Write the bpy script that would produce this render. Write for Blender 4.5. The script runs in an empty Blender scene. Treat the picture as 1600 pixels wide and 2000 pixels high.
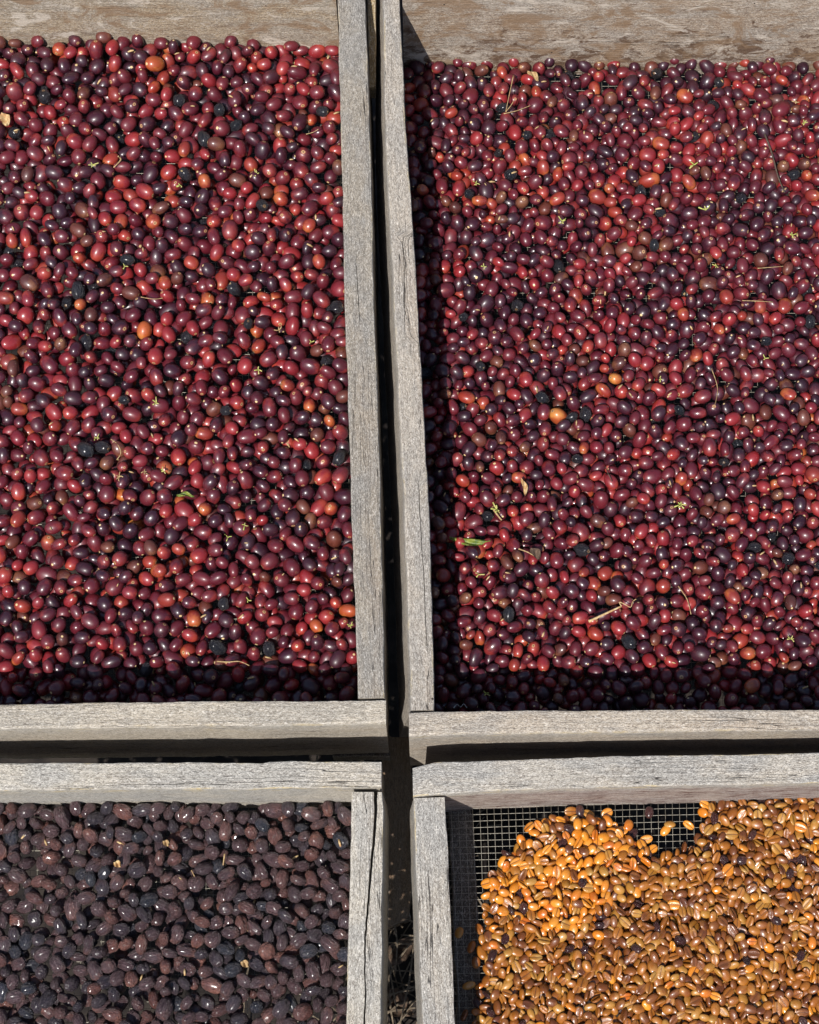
import bpy, math, random
import numpy as np
from mathutils import Vector, Matrix, Euler, noise

random.seed(7); np.random.seed(7)
R = np.random.RandomState(11)
sc = bpy.context.scene
COL = sc.collection

# ------------------------------------------------------------------ camera
F = 3300.0                      # focal length in pixels of the 1600 px wide photograph
TILT = math.atan(0.320)
ROLL = math.radians(-1.35)
CAM_Z = 1.367
cam_data = bpy.data.cameras.new('camera')
cam_data.sensor_fit = 'HORIZONTAL'; cam_data.sensor_width = 36.0
cam_data.lens = 36.0 * F / 1600.0
cam_data.clip_start = 0.01; cam_data.clip_end = 200
cam = bpy.data.objects.new('camera', cam_data); COL.objects.link(cam)
ROT = Matrix.Rotation(TILT, 3, 'X') @ Matrix.Rotation(ROLL, 3, 'Z')
cam.matrix_world = Matrix.Translation((0, 0, CAM_Z)) @ ROT.to_4x4()
sc.camera = cam

def U(px, py, z=0.0):
    """photograph pixel -> point of the place at height z"""
    d = ROT @ Vector(((px - 800) / F, (1000 - py) / F, -1))
    k = (z - CAM_Z) / d.z
    return Vector((d.x * k, d.y * k, z))
RN = np.array(ROT)
def project(P):
    q = (np.asarray(P) - np.array([0, 0, CAM_Z])) @ RN
    return 800 + F * q[:, 0] / -q[:, 2], 1000 - F * q[:, 1] / -q[:, 2], -q[:, 2]

# ------------------------------------------------------------------ sky and sun
SUN = Vector((-0.30, -0.60, 1.0)).normalized()      # towards the sun
w = bpy.data.worlds.new('World'); sc.world = w; w.use_nodes = True
nt = w.node_tree; nt.nodes.clear()
sky = nt.nodes.new('ShaderNodeTexSky'); sky.sky_type = 'NISHITA'; sky.sun_disc = False
sky.sun_elevation = math.asin(SUN.z); sky.sun_rotation = math.atan2(SUN.x, SUN.y)
sky.dust_density = 1.0
bg = nt.nodes.new('ShaderNodeBackground'); bg.inputs['Strength'].default_value = 0.092
wo = nt.nodes.new('ShaderNodeOutputWorld')
nt.links.new(sky.outputs[0], bg.inputs[0]); nt.links.new(bg.outputs[0], wo.inputs[0])
sl = bpy.data.lights.new('sun', 'SUN'); sl.energy = 4.9; sl.angle = math.radians(0.53); sl.color = (1.0, 0.97, 0.93)
so = bpy.data.objects.new('sun', sl); COL.objects.link(so)
so.rotation_euler = SUN.to_track_quat('Z', 'Y').to_euler()
sc.view_settings.view_transform = 'Standard'; sc.view_settings.look = 'None'
sc.view_settings.exposure = 0.30; sc.view_settings.gamma = 1.0
sc.view_settings.use_curve_mapping = False

# ------------------------------------------------------------------ node helpers
class NT:
    def __init__(s, name):
        s.m = bpy.data.materials.new(name); s.m.use_nodes = True
        s.t = s.m.node_tree; s.t.nodes.clear()
        s.out = s.n('ShaderNodeOutputMaterial'); s.p = s.n('ShaderNodeBsdfPrincipled')
        s.l(s.p.outputs[0], s.out.inputs[0])
    def n(s, typ, **kw):
        a = s.t.nodes.new(typ)
        for k, v in kw.items(): setattr(a, k, v)
        return a
    def l(s, a, b): s.t.links.new(a, b)
    def put(s, v, sock):
        if isinstance(v, (int, float, tuple, list)): sock.default_value = v
        else: s.l(v, sock)
    def math(s, op, a, b=0.0, c=None, clamp=False):
        x = s.n('ShaderNodeMath', operation=op, use_clamp=clamp)
        s.put(a, x.inputs[0]); s.put(b, x.inputs[1])
        if c is not None: s.put(c, x.inputs[2])
        return x.outputs[0]
    def mix(s, f, a, b, mode='MIX'):
        x = s.n('ShaderNodeMix', data_type='RGBA', blend_type=mode)
        s.put(f, x.inputs[0])
        s.put(a + (1,) if isinstance(a, tuple) else a, x.inputs[6])
        s.put(b + (1,) if isinstance(b, tuple) else b, x.inputs[7])
        return x.outputs[2]
    def noise(s, vec, scale, detail=2, rough=.5, dist=0.0):
        x = s.n('ShaderNodeTexNoise'); s.l(vec, x.inputs['Vector'])
        x.inputs['Scale'].default_value = scale; x.inputs['Detail'].default_value = detail
        x.inputs['Roughness'].default_value = rough; x.inputs['Distortion'].default_value = dist
        return x.outputs[0]
    def vmul(s, vec, v):
        x = s.n('ShaderNodeVectorMath', operation='MULTIPLY'); s.l(vec, x.inputs[0]); x.inputs[1].default_value = v
        return x.outputs[0]
    def vadd(s, vec, v):
        x = s.n('ShaderNodeVectorMath', operation='ADD'); s.l(vec, x.inputs[0]); s.put(v, x.inputs[1])
        return x.outputs[0]
    def step(s, v, a, b, lo=0.0, hi=1.0):
        x = s.n('ShaderNodeMapRange', interpolation_type='SMOOTHSTEP'); s.put(v, x.inputs[0])
        x.inputs[1].default_value = a; x.inputs[2].default_value = b
        x.inputs[3].default_value = lo; x.inputs[4].default_value = hi
        return x.outputs[0]
    def attr(s, name):
        x = s.n('ShaderNodeAttribute'); x.attribute_name = name
        return x
    def bump(s, h, strength, dist):
        x = s.n('ShaderNodeBump'); x.inputs['Strength'].default_value = strength
        x.inputs['Distance'].default_value = dist; s.l(h, x.inputs['Height'])
        s.l(x.outputs[0], s.p.inputs['Normal']); return x

def wood_mat(name, light=(.46, .41, .35), mid=(.27, .235, .20), dark=(.11, .088, .072), warm=(.42, .30, .18),
             warm_amt=.35, stain=0.0, stain_col=(.10, .05, .025), fleck=1.0, grey=(.27, .28, .30), grey_amt=.5, yellow=.5, rip=0.0, blotch=0.0):
    wm = lambda c: (c[0] * .95, c[1] * .91, c[2] * .83)
    light, mid, grey = wm(light), wm(mid), wm(grey)
    k = NT(name)
    g = k.attr('grain').outputs['Vector']            # metres: along, round the board, random
    e = k.attr('edge').outputs['Fac']
    fib = k.noise(k.vmul(g, (260, 900, 40)), 1.0, 3, .62, 1.6)          # short fibres
    fle = k.noise(k.vmul(g, (420, 900, 40)), 1.0, 2, .6, 1.6)           # pale flecks
    blo = k.noise(k.vmul(g, (14, 30, 9)), 1.0, 4, .6, .6)               # blotches
    blo2 = k.noise(k.vadd(k.vmul(g, (6, 22, 5)), (7.3, 2.2, 9.9)), 1.0, 5, .6, .5)
    lon = k.noise(k.vmul(g, (9, 420, 20)), 1.0, 3, .55, .5)             # growth lines
    f1 = k.step(fib, .40, .60)
    c = k.mix(f1, mid, light)
    c = k.mix(k.math('MULTIPLY', k.step(blo, .40, .60), grey_amt), c, k.mix(f1, tuple(x * .62 for x in grey), grey))
    c = k.mix(k.math('MULTIPLY', k.step(blo2, .5, .72), warm_amt), c, warm)
    c = k.mix(k.math('MULTIPLY', k.step(fle, .55, .64), .70 * fleck), c, (.70, .65, .58))
    c = k.mix(k.math('MULTIPLY', k.step(fle, .45, .36), .75 * fleck), c, dark)
    c = k.mix(k.math('MULTIPLY', k.step(lon, .60, .74), .28), c, dark)
    cr = k.noise(k.vadd(k.vmul(g, (5, 210, 11)), (1.7, 8.8, 3.3)), 1.0, 2, .5, .25)   # drying checks
    crk = k.math('MULTIPLY', k.step(k.math('ABSOLUTE', k.math('SUBTRACT', cr, .5)), .010, .0), k.step(blo2, .52, .6))
    c = k.mix(k.math('MULTIPLY', crk, .85), c, (.03, .022, .018))
    ye = k.noise(k.vadd(k.vmul(g, (45, 160, 7)), (4, 4, 4)), 1.0, 4, .7)
    c = k.mix(k.math('MULTIPLY', k.math('MULTIPLY', e, k.step(ye, .52, .64)), yellow), c, (.55, .42, .20))
    c = k.mix(k.math('MULTIPLY', k.math('MULTIPLY', e, k.step(fib, .40, .60)), .35), c, (.62, .57, .50))
    if stain:
        st = k.noise(k.vmul(g, (48, 85, 9)), 1.0, 6, .74, .8)
        z = k.attr('low').outputs['Fac']
        s_ = k.step(k.math('ADD', st, k.math('MULTIPLY', z, .20)), .60, .74)
        c = k.mix(k.math('MULTIPLY', s_, stain), c, stain_col)
    if blotch:
        bb = k.noise(k.vadd(k.vmul(g, (20, 34, 9)), (3, 6, 1)), 1.0, 6, .68, 1.0)
        c = k.mix(k.math('MULTIPLY', k.step(bb, .50, .62), blotch), c, (.26, .165, .095))
        c = k.mix(k.math('MULTIPLY', k.step(bb, .44, .36), blotch), c, (.60, .52, .43))
    if rip:
        ln = k.noise(k.vadd(k.vmul(g, (55, 520, 7)), (4, 1, 2)), 1.0, 3, .6, .8)
        lw = k.step(k.attr('low').outputs['Fac'], .05, .3)
        c = k.mix(k.math('MULTIPLY', lw, .35), c, (.36, .24, .20))
        c = k.mix(k.math('MULTIPLY', k.math('MULTIPLY', k.step(ln, .52, .58), lw), rip), c, (.10, .04, .028))
    # specks and small nail-sized holes
    vo = k.n('ShaderNodeTexVoronoi'); k.l(g, vo.inputs['Vector']); vo.inputs['Scale'].default_value = 30
    c = k.mix(k.step(vo.outputs['Distance'], .034, .02), c, (.03, .02, .015))
    k.l(c, k.p.inputs['Base Color'])
    k.p.inputs['Roughness'].default_value = .82; k.p.inputs['Specular IOR Level'].default_value = .25
    h = k.math('ADD', k.math('MULTIPLY', fib, .8), k.math('ADD', k.math('MULTIPLY', lon, .7), k.math('MULTIPLY', fle, .6)))
    h = k.math('SUBTRACT', h, k.math('MULTIPLY', crk, 1.5))
    k.bump(h, 1.0, .0014)
    return k.m

def fruit_mat(name, cols, tip, rough=.38, coat=.45, blotch=.3, navel=True, bump=.0, wrinkle=0.0, spots=.4, dust=.0, crease=False):
    """cols: three colours picked piece by piece; tip: colour towards the blossom end"""
    k = NT(name)
    L = k.attr('loc').outputs['Vector']
    oi = k.n('ShaderNodeObjectInfo').outputs['Random']
    rn = k.math('FRACT', k.math('ADD', k.attr('rnd').outputs['Fac'], oi))
    r2 = k.math('FRACT', k.math('MULTIPLY', rn, 17.31))
    r3 = k.math('FRACT', k.math('MULTIPLY', rn, 53.77))
    comb = k.n('ShaderNodeCombineXYZ')
    k.l(k.math('MULTIPLY', rn, 91), comb.inputs[0]); k.l(k.math('MULTIPLY', r2, 57), comb.inputs[1]); k.l(k.math('MULTIPLY', r3, 33), comb.inputs[2])
    P = k.vadd(L, comb.outputs[0])
    c = k.mix(k.step(rn, .0, .5), cols[0], cols[1]); c = k.mix(k.step(rn, .5, 1.0), c, cols[2])
    n1 = k.noise(P, 1.1, 3, .55)
    sx = k.n('ShaderNodeSeparateXYZ'); k.l(L, sx.inputs[0]); X = sx.outputs[0]
    grad = k.math('ADD', k.math('MULTIPLY', X, .32), k.math('ADD', n1, k.math('MULTIPLY', k.math('SUBTRACT', r2, .5), .34)))
    c = k.mix(k.math('MULTIPLY', k.step(grad, .52, .88), .85), c, tip)
    dk = k.step(k.noise(k.vadd(P, (9, 3, 5)), 1.6, 3, .6), .56, .72)
    c = k.mix(k.math('MULTIPLY', dk, blotch), c, tuple(x * .28 for x in cols[0]))
    sp = k.step(k.noise(P, 7.5, 2, .6), .70, .75)
    c = k.mix(k.math('MULTIPLY', sp, spots), c, (.45, .27, .15))
    if dust:
        c = k.mix(k.math('MULTIPLY', k.step(k.noise(P, 3.0, 4, .7), .45, .72), dust), c, (.34, .27, .27))
    if crease:
        ln = k.math('ADD', k.math('ABSOLUTE', sx.outputs[1]), k.math('MULTIPLY', k.noise(P, 5, 2), .05))
        cm = k.math('MULTIPLY', k.step(ln, .17, .09), k.math('GREATER_THAN', sx.outputs[2], .1))
        c = k.mix(k.math('MULTIPLY', cm, .75), c, (.10, .036, .012))
    if navel:
        yz = k.math('SQRT', k.math('ADD', k.math('POWER', sx.outputs[1], 2.0), k.math('POWER', sx.outputs[2], 2.0)))
        on = k.math('GREATER_THAN', X, .3); off = k.math('LESS_THAN', X, -.3)
        jag = k.math('ADD', yz, k.math('MULTIPLY', k.math('SUBTRACT', k.noise(P, 6, 2), .5), .16))
        ring = k.math('MULTIPLY', k.step(jag, .25, .19), on)
        c = k.mix(k.math('MULTIPLY', ring, .85), c, (.46, .26, .12))
        c = k.mix(k.math('MULTIPLY', k.math('MULTIPLY', k.step(yz, .11, .07), on), .9), c, (.06, .03, .02))
        sc2 = k.math('MULTIPLY', k.step(jag, .19, .13), off)
        c = k.mix(k.math('MULTIPLY', sc2, k.step(r3, .35, .5)), c, (.62, .45, .22))
    k.l(c, k.p.inputs['Base Color'])
    rg = k.math('ADD', k.math('ADD', rough - .12, k.math('MULTIPLY', r3, .16)), k.math('MULTIPLY', k.noise(P, 2.2, 2), .2))
    k.l(rg, k.p.inputs['Roughness'])
    k.p.inputs['Specular IOR Level'].default_value = .5
    k.l(k.math('MULTIPLY', k.math('ADD', r2, .25), coat * 1.3), k.p.inputs['Coat Weight']); k.l(k.math('ADD', k.math('MULTIPLY', r3, .16), .12), k.p.inputs['Coat Roughness'])
    if bump or wrinkle:
        h = k.noise(P, 3.2, 3, .6)
        if wrinkle:
            W = k.noise(k.vmul(P, (.8, 2.2, 2.2)), 1.5, 4, .6, .8)
            ridge = k.math('ABSOLUTE', k.math('SUBTRACT', W, .5))
            h = k.math('ADD', k.math('MULTIPLY', h, bump), k.math('MULTIPLY', ridge, wrinkle * 4))
            k.bump(h, 1.0, .0022)
            cc = k.mix(k.math('MULTIPLY', k.step(ridge, .05, .0), .6), c, tuple(x * .35 for x in cols[0]))
            k.l(k.mix(k.math('MULTIPLY', k.step(ridge, .10, .22), .30), cc, tuple(min(1, x * 2.2 + .03) for x in cols[0])), k.p.inputs['Base Color'])
        else:
            k.bump(h, bump, .0012)
    return k.m

def plain(name, col, col2=None, rough=.6, scale=300, metallic=0, spec=.3):
    k = NT(name)
    tc = k.n('ShaderNodeTexCoord').outputs['Object']
    c = k.mix(k.step(k.noise(tc, scale, 3, .6), .35, .65), col, col2 or tuple(x * .6 for x in col))
    k.l(c, k.p.inputs['Base Color']); k.p.inputs['Roughness'].default_value = rough
    k.p.inputs['Metallic'].default_value = metallic; k.p.inputs['Specular IOR Level'].default_value = spec
    return k.m

# ------------------------------------------------------------------ object helpers
def tag(o, label=None, cat=None, group=None, kind=None):
    for kk, v in (('label', label), ('category', cat), ('group', group), ('kind', kind)):
        if v: o[kk] = v
    return o
def empty(name, loc):
    o = bpy.data.objects.new(name, None); COL.objects.link(o); o.location = loc
    o.empty_display_size = .02; return o
def mesh_obj(name, V, Fc, mat, parent=None, attrs=None, smooth=False, origin=None):
    V = np.asarray(V, dtype=np.float64)
    if parent is not None: V = V - np.array(parent.location)
    elif origin is not None: V = V - np.array(origin)
    me = bpy.data.meshes.new(name); me.from_pydata(V.tolist(), [], Fc)
    for nm, (typ, data) in (attrs or {}).items():
        a = me.attributes.new(nm, typ, 'POINT')
        a.data.foreach_set('vector' if typ == 'FLOAT_VECTOR' else 'value', np.asarray(data, dtype=np.float32).ravel())
    if mat: me.materials.append(mat)
    if smooth: me.polygons.foreach_set('use_smooth', [True] * len(me.polygons))
    me.update()
    o = bpy.data.objects.new(name, me); COL.objects.link(o)
    if parent is not None: o.parent = parent
    elif origin is not None: o.location = origin
    return o
def lerp(a, b, t): return a + (b - a) * t
def fbm(p, s): return noise.fractal(Vector(p) * s, .9, 2.0, 3)

def board(name, stations, zt, height, mat, parent, off_a=(0, 0), off_b=(0, 0), groove=None, seg=None, wob=.0007,
          cham=.0013, label=None, zslope=None, sharp=False):
    """a weathered board. stations: [(pixel of edge A, pixel of edge B), ...] of its top face at height zt (first to last);
    off_a/off_b: how far the foot of each side leans out, metres. groove: [(t, u, half width, depth), ...]"""
    A = [U(*s[0], zt) for s in stations]; B = [U(*s[1], zt) for s in stations]
    n = len(stations) - 1
    Ltot = sum((A[i + 1] - A[i]).length for i in range(n))
    seg = seg or max(24, int(Ltot / .006))
    cum = [0]
    for i in range(n): cum.append(cum[-1] + (A[i + 1] - A[i]).length)
    seed = R.rand() * 100
    V = []; G = []; E = []; Lw = []; rings = []
    for j in range(seg + 1):
        s = Ltot * j / seg
        i = min(n - 1, max(0, next((q for q in range(n) if cum[q + 1] >= s - 1e-9), n - 1)))
        t = (s - cum[i]) / max(1e-9, cum[i + 1] - cum[i])
        a = A[i].lerp(A[i + 1], t); b = B[i].lerp(B[i + 1], t)
        T = j / seg
        across = (b - a); wd = across.length; ad = across / wd
        wa = fbm((s, seed, 0), 28) * wob + fbm((s, seed, 9), 130) * wob * .45
        wb = fbm((s, seed + 5, 0), 28) * wob + fbm((s, seed + 7, 9), 130) * wob * .45
        a = a + ad * wa; b = b + ad * wb
        zz = zt + (zslope[0] + (zslope[1] - zslope[0]) * T if zslope else 0)
        fa = Vector((off_a[0], off_a[1], 0)); fb = Vector((off_b[0], off_b[1], 0))
        us = []
        if groove:
            gu, gw, gd = [float(np.interp(T, [g[0] for g in groove], [g[q] for g in groove])) for q in (1, 2, 3)]
            gu += fbm((s, seed + 3, 2), 120) * .02
            gw = max(gw, .00004) / wd
            for q in range(5): us.append((lerp(cham / wd, gu - gw, q / 4), 0))
            us += [(gu - gw * .45, gd), (gu + gw * .45, gd)]
            for q in range(5): us.append((lerp(gu + gw, 1 - cham / wd, q / 4), 0))
        else:
            for q in range(9): us.append((lerp(cham / wd, 1 - cham / wd, q / 8), 0))
        ring = []
        cz = cham * .8
        hs = [.2, .5, .8, 1.0]
        for h in reversed(hs): ring.append((a + fa * h, -height * h, 0, h))
        ring.append((a + fa * .01, -cz * 1.5 if not sharp else -.0004, 1, 0))
        ring.append((a + ad * cham * .3, -cz * .3, 1, 0))
        for k_, (u, d) in enumerate(us):
            zn = fbm((s, u * wd * 3, seed), 60) * .0005
            ring.append((a + ad * (u * wd), zn - d, .0, 0))
        ring.append((b - ad * cham * .3, -cz * .3, 1, 0))
        ring.append((b + fb * .01, -cz * 1.5 if not sharp else -.0004, 1, 0))
        for h in hs: ring.append((b + fb * h, -height * h, 0, h))
        per = 0; prev = None
        st = len(V)
        for (p, dz, ed, lo) in ring:
            q = Vector((p.x, p.y, zz + dz))
            if prev is not None: per += (q - prev).length
            prev = q
            V.append(tuple(q)); G.append((s + seed, per, seed)); E.append(ed); Lw.append(lo)
        rings.append((st, len(ring)))
    Fc = []
    for j in range(seg):
        s0, m = rings[j]; s1, _ = rings[j + 1]
        for q in range(m - 1): Fc.append((s0 + q, s1 + q, s1 + q + 1, s0 + q + 1))
        Fc.append((s0 + m - 1, s1 + m - 1, s1, s0))
    # end caps with vertices of their own so the grain there is end grain
    for (s0, m), flip in ((rings[0], False), (rings[-1], True)):
        base = len(V)
        for q in range(m):
            V.append(V[s0 + q]); G.append((V[s0 + q][2] + seed, G[s0 + q][1], seed + 3)); E.append(.25); Lw.append(Lw[s0 + q])
        f = list(range(base, base + m)); Fc.append(tuple(f if flip else reversed(f)))
    o = mesh_obj(name, V, Fc, mat, parent, {'grain': ('FLOAT_VECTOR', G), 'edge': ('FLOAT', E), 'low': ('FLOAT', Lw)})
    import bmesh
    bm = bmesh.new(); bm.from_mesh(o.data); bmesh.ops.recalc_face_normals(bm, faces=bm.faces); bm.to_mesh(o.data); bm.free()
    if label: o['label'] = label
    return o

def tube(path, radii, sides=5):
    V = []; Fc = []
    n = len(path)
    for i, p in enumerate(path):
        p = Vector(p)
        t = (Vector(path[min(i + 1, n - 1)]) - Vector(path[max(i - 1, 0)])).normalized()
        u = t.orthogonal().normalized(); v = t.cross(u)
        for k in range(sides):
            a = 2 * math.pi * k / sides
            V.append(tuple(p + (u * math.cos(a) + v * math.sin(a)) * radii[i]))
    for i in range(n - 1):
        for k in range(sides):
            k2 = (k + 1) % sides
            Fc.append((i * sides + k, i * sides + k2, (i + 1) * sides + k2, (i + 1) * sides + k))
    Fc.append(tuple(reversed(range(sides)))); Fc.append(tuple(range((n - 1) * sides, n * sides)))
    return V, Fc
def join(parts):
    V = []; Fc = []
    for v, f in parts:
        b = len(V); V += list(v); Fc += [tuple(i + b for i in q) for q in f]
    return V, Fc

# ------------------------------------------------------------------ materials
M = {}
M['w_ul_side'] = wood_mat('grey_weathered_board', light=(.42, .38, .335), mid=(.20, .178, .152), warm=(.34, .25, .17), warm_amt=.3, grey_amt=.5, fleck=.7)
M['w_ur_side'] = wood_mat('pale_weathered_board', light=(.55, .50, .45), mid=(.29, .26, .23), warm=(.42, .32, .23), warm_amt=.35, grey_amt=.4, fleck=.9)
M['w_near_l'] = wood_mat('bleached_board', light=(.60, .55, .48), mid=(.36, .32, .27), warm_amt=.2, grey_amt=.28, fleck=.9)
M['w_near_r'] = wood_mat('bleached_board_warm', light=(.58, .52, .45), mid=(.34, .29, .245), warm=(.40, .29, .20), warm_amt=.35, grey_amt=.35, fleck=.9)
M['w_far_ul'] = wood_mat('tan_plank', light=(.52, .42, .31), mid=(.27, .21, .15), warm=(.48, .32, .17), warm_amt=.6, grey=(.46, .41, .36), grey_amt=.7, stain=.45, fleck=.85, yellow=.1, blotch=.8)
M['w_far_ur'] = wood_mat('stained_plank', light=(.50, .41, .33), mid=(.25, .185, .14), warm=(.42, .27, .15), warm_amt=.6, grey=(.46, .41, .37), grey_amt=.7, stain=.9, fleck=.85, yellow=.1, blotch=.8)
M['w_ll'] = wood_mat('silver_board', light=(.62, .585, .53), mid=(.36, .335, .30), warm_amt=.12, grey=(.36, .38, .41), grey_amt=.45, fleck=1.0, yellow=.9)
M['w_lr'] = wood_mat('silver_board_cool', light=(.57, .54, .50), mid=(.33, .305, .28), warm=(.45, .35, .24), warm_amt=.22, grey=(.33, .35, .38), grey_amt=.5, fleck=1.0, yellow=.8, rip=.0)
M['w_lr_far'] = wood_mat('silver_board_torn', light=(.56, .53, .49), mid=(.33, .305, .28), warm=(.45, .34, .22), warm_amt=.22, grey=(.33, .35, .38), grey_amt=.5, fleck=1.0, yellow=.8, rip=.85)
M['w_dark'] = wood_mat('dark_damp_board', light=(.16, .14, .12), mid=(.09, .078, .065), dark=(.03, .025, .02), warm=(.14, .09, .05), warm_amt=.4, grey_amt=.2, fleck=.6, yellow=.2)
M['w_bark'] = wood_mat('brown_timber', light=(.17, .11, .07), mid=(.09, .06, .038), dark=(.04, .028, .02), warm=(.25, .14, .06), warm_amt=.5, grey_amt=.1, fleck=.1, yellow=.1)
M['w_lichen'] = wood_mat('lichen_timber', light=(.45, .36, .22), mid=(.28, .2, .11), dark=(.05, .03, .02), warm=(.62, .33, .05), warm_amt=.6, grey_amt=.1, fleck=.9, yellow=1.0)
M['wire'] = plain('galvanised_wire', (.56, .52, .43), (.30, .27, .21), rough=.42, metallic=.45, scale=900, spec=.5)
M['soil'] = plain('soil', (.030, .023, .018), (.012, .009, .008), rough=.95, scale=40)
M['straw'] = plain('dry_straw', (.20, .155, .105), (.10, .075, .05), rough=.8)
M['deadleaf'] = plain('dead_leaf', (.14, .09, .06), (.07, .045, .03), rough=.8)
M['green'] = plain('green_stalk', (.34, .38, .08), (.50, .44, .16), rough=.55, scale=400)
M['tan'] = plain('dry_stalk', (.46, .33, .16), (.28, .17, .08), rough=.6, scale=400)
M['brown_twig'] = plain('dark_twig', (.10, .07, .05), (.05, .035, .025), rough=.7, scale=400)
M['leaf'] = plain('green_leaf', (.06, .10, .02), (.18, .20, .03), rough=.45, scale=160)
M['skin'] = plain('dry_skin', (.55, .42, .22), (.40, .22, .09), rough=.6, scale=300)
M['white'] = plain('pale_fibre', (.62, .60, .55), rough=.7)

# fresh cherries
CH = {
 'maroon': fruit_mat('cherry_maroon', [(0.0799, 0.0076, 0.0152), (0.1130, 0.0114, 0.0180), (0.0582, 0.0068, 0.0152)], (0.2059, 0.0228, 0.0200), blotch=.4),
 'dark': fruit_mat('cherry_purple', [(0.0231, 0.0056, 0.0122), (0.0406, 0.0065, 0.0141), (0.0305, 0.0081, 0.0161)], (0.0960, 0.0121, 0.0182), blotch=.35),
 'red': fruit_mat('cherry_red', [(0.1837, 0.0135, 0.0181), (0.2290, 0.0172, 0.0203), (0.1528, 0.0126, 0.0203)], (0.3055, 0.0370, 0.0214), blotch=.35),
 'redorange': fruit_mat('cherry_red_orange', [(0.207, 0.024, 0.016), (0.252, 0.028, 0.016), (0.178, 0.022, 0.018)], (0.385, 0.096, 0.026), blotch=.35),
 'orange': fruit_mat('cherry_orange', [(0.370, 0.078, 0.018), (0.311, 0.056, 0.016), (0.385, 0.096, 0.022)], (0.488, 0.192, 0.037), blotch=.35),
 'brown': fruit_mat('cherry_brown', [(0.0888, 0.0216, 0.0152), (0.1064, 0.0248, 0.0152), (0.0648, 0.0152, 0.0128)], (0.1656, 0.0592, 0.0264), blotch=.5, rough=.46, spots=.8),
 'black': fruit_mat('cherry_black', [(0.014, 0.015, 0.022), (0.020, 0.016, 0.023), (0.011, 0.013, 0.020)], (0.022, 0.015, 0.016), rough=.40, coat=.3, wrinkle=.8, bump=.3, blotch=0, spots=.5),
}
DR = {
 'brown': fruit_mat('dried_brown', [(0.0781, 0.0410, 0.0467), (0.0976, 0.0488, 0.0512), (0.0605, 0.0351, 0.0423)], (0.1659, 0.0722, 0.0612), rough=.38, coat=.40, wrinkle=.8, bump=.2, blotch=.5, navel=False, dust=.2),
 'dark': fruit_mat('dried_dark', [(0.0410, 0.0283, 0.0378), (0.0527, 0.0351, 0.0445), (0.0332, 0.0244, 0.0345)], (0.0830, 0.0469, 0.0534), rough=.36, coat=.40, wrinkle=.9, bump=.2, blotch=.4, navel=False, dust=.2),
 'rust': fruit_mat('dried_rust', [(0.1171, 0.0469, 0.0423), (0.1415, 0.0546, 0.0445), (0.0976, 0.0410, 0.0400)], (0.2342, 0.0927, 0.0667), rough=.38, coat=.40, wrinkle=.7, bump=.2, blotch=.5, navel=False, dust=.15),
 'black': fruit_mat('dried_black', [(0.0214, 0.0234, 0.0345), (0.0293, 0.0293, 0.0411), (0.0195, 0.0214, 0.0312)], (0.0390, 0.0351, 0.0490), rough=.36, coat=.3, wrinkle=.8, bump=.2, blotch=0, navel=False, dust=.25),
}
BN = {
 'amber': fruit_mat('bean_amber', [(0.2669, 0.0837, 0.0097), (0.3313, 0.1153, 0.0135), (0.2117, 0.0623, 0.0090)], (0.3682, 0.1623, 0.0375), rough=.30, coat=.4, blotch=.35, navel=False, bump=.3, spots=.2, crease=True),
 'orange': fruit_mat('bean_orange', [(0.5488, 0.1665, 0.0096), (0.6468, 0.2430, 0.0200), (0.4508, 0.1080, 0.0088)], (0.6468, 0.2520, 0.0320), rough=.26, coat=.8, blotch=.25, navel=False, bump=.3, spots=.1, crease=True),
 'straw': fruit_mat('bean_straw', [(0.3432, 0.1474, 0.0190), (0.3947, 0.1814, 0.0308), (0.2917, 0.1134, 0.0134)], (0.4118, 0.2268, 0.0560), rough=.34, coat=.35, blotch=.3, navel=False, bump=.3, spots=.2, crease=True),
 'brown': fruit_mat('bean_brown', [(0.1408, 0.0420, 0.0101), (0.1760, 0.0547, 0.0115), (0.1056, 0.0295, 0.0094)], (0.2640, 0.1008, 0.0216), rough=.28, coat=.45, blotch=.4, navel=False, bump=.3, spots=.1, crease=True),
 'dark': fruit_mat('bean_dark', [(.045, .012, .012), (.07, .018, .014), (.03, .010, .012)], (.12, .035, .02), rough=.28, coat=.45, blotch=.2, navel=False, wrinkle=.5, bump=.3, spots=.1),
}

# ------------------------------------------------------------------ ground and timbers under the trays
def ground():
    n = 60; V = []; Fc = []
    for j in range(n + 1):
        for i in range(n + 1):
            x = -3 + 6 * i / n; y = -2.6 + 6 * j / n
            V.append((x, y, -.34 + fbm((x, y, 0), 3) * .015))
    for j in range(n):
        for i in range(n):
            a = j * (n + 1) + i; Fc.append((a, a + 1, a + n + 2, a + n + 1))
    V += [(-60, -60, -.38), (60, -60, -.38), (60, 60, -.38), (-60, 60, -.38)]
    b = len(V) - 4; Fc.append((b, b + 1, b + 2, b + 3))
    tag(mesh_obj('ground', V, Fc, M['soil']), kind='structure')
ground()

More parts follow.
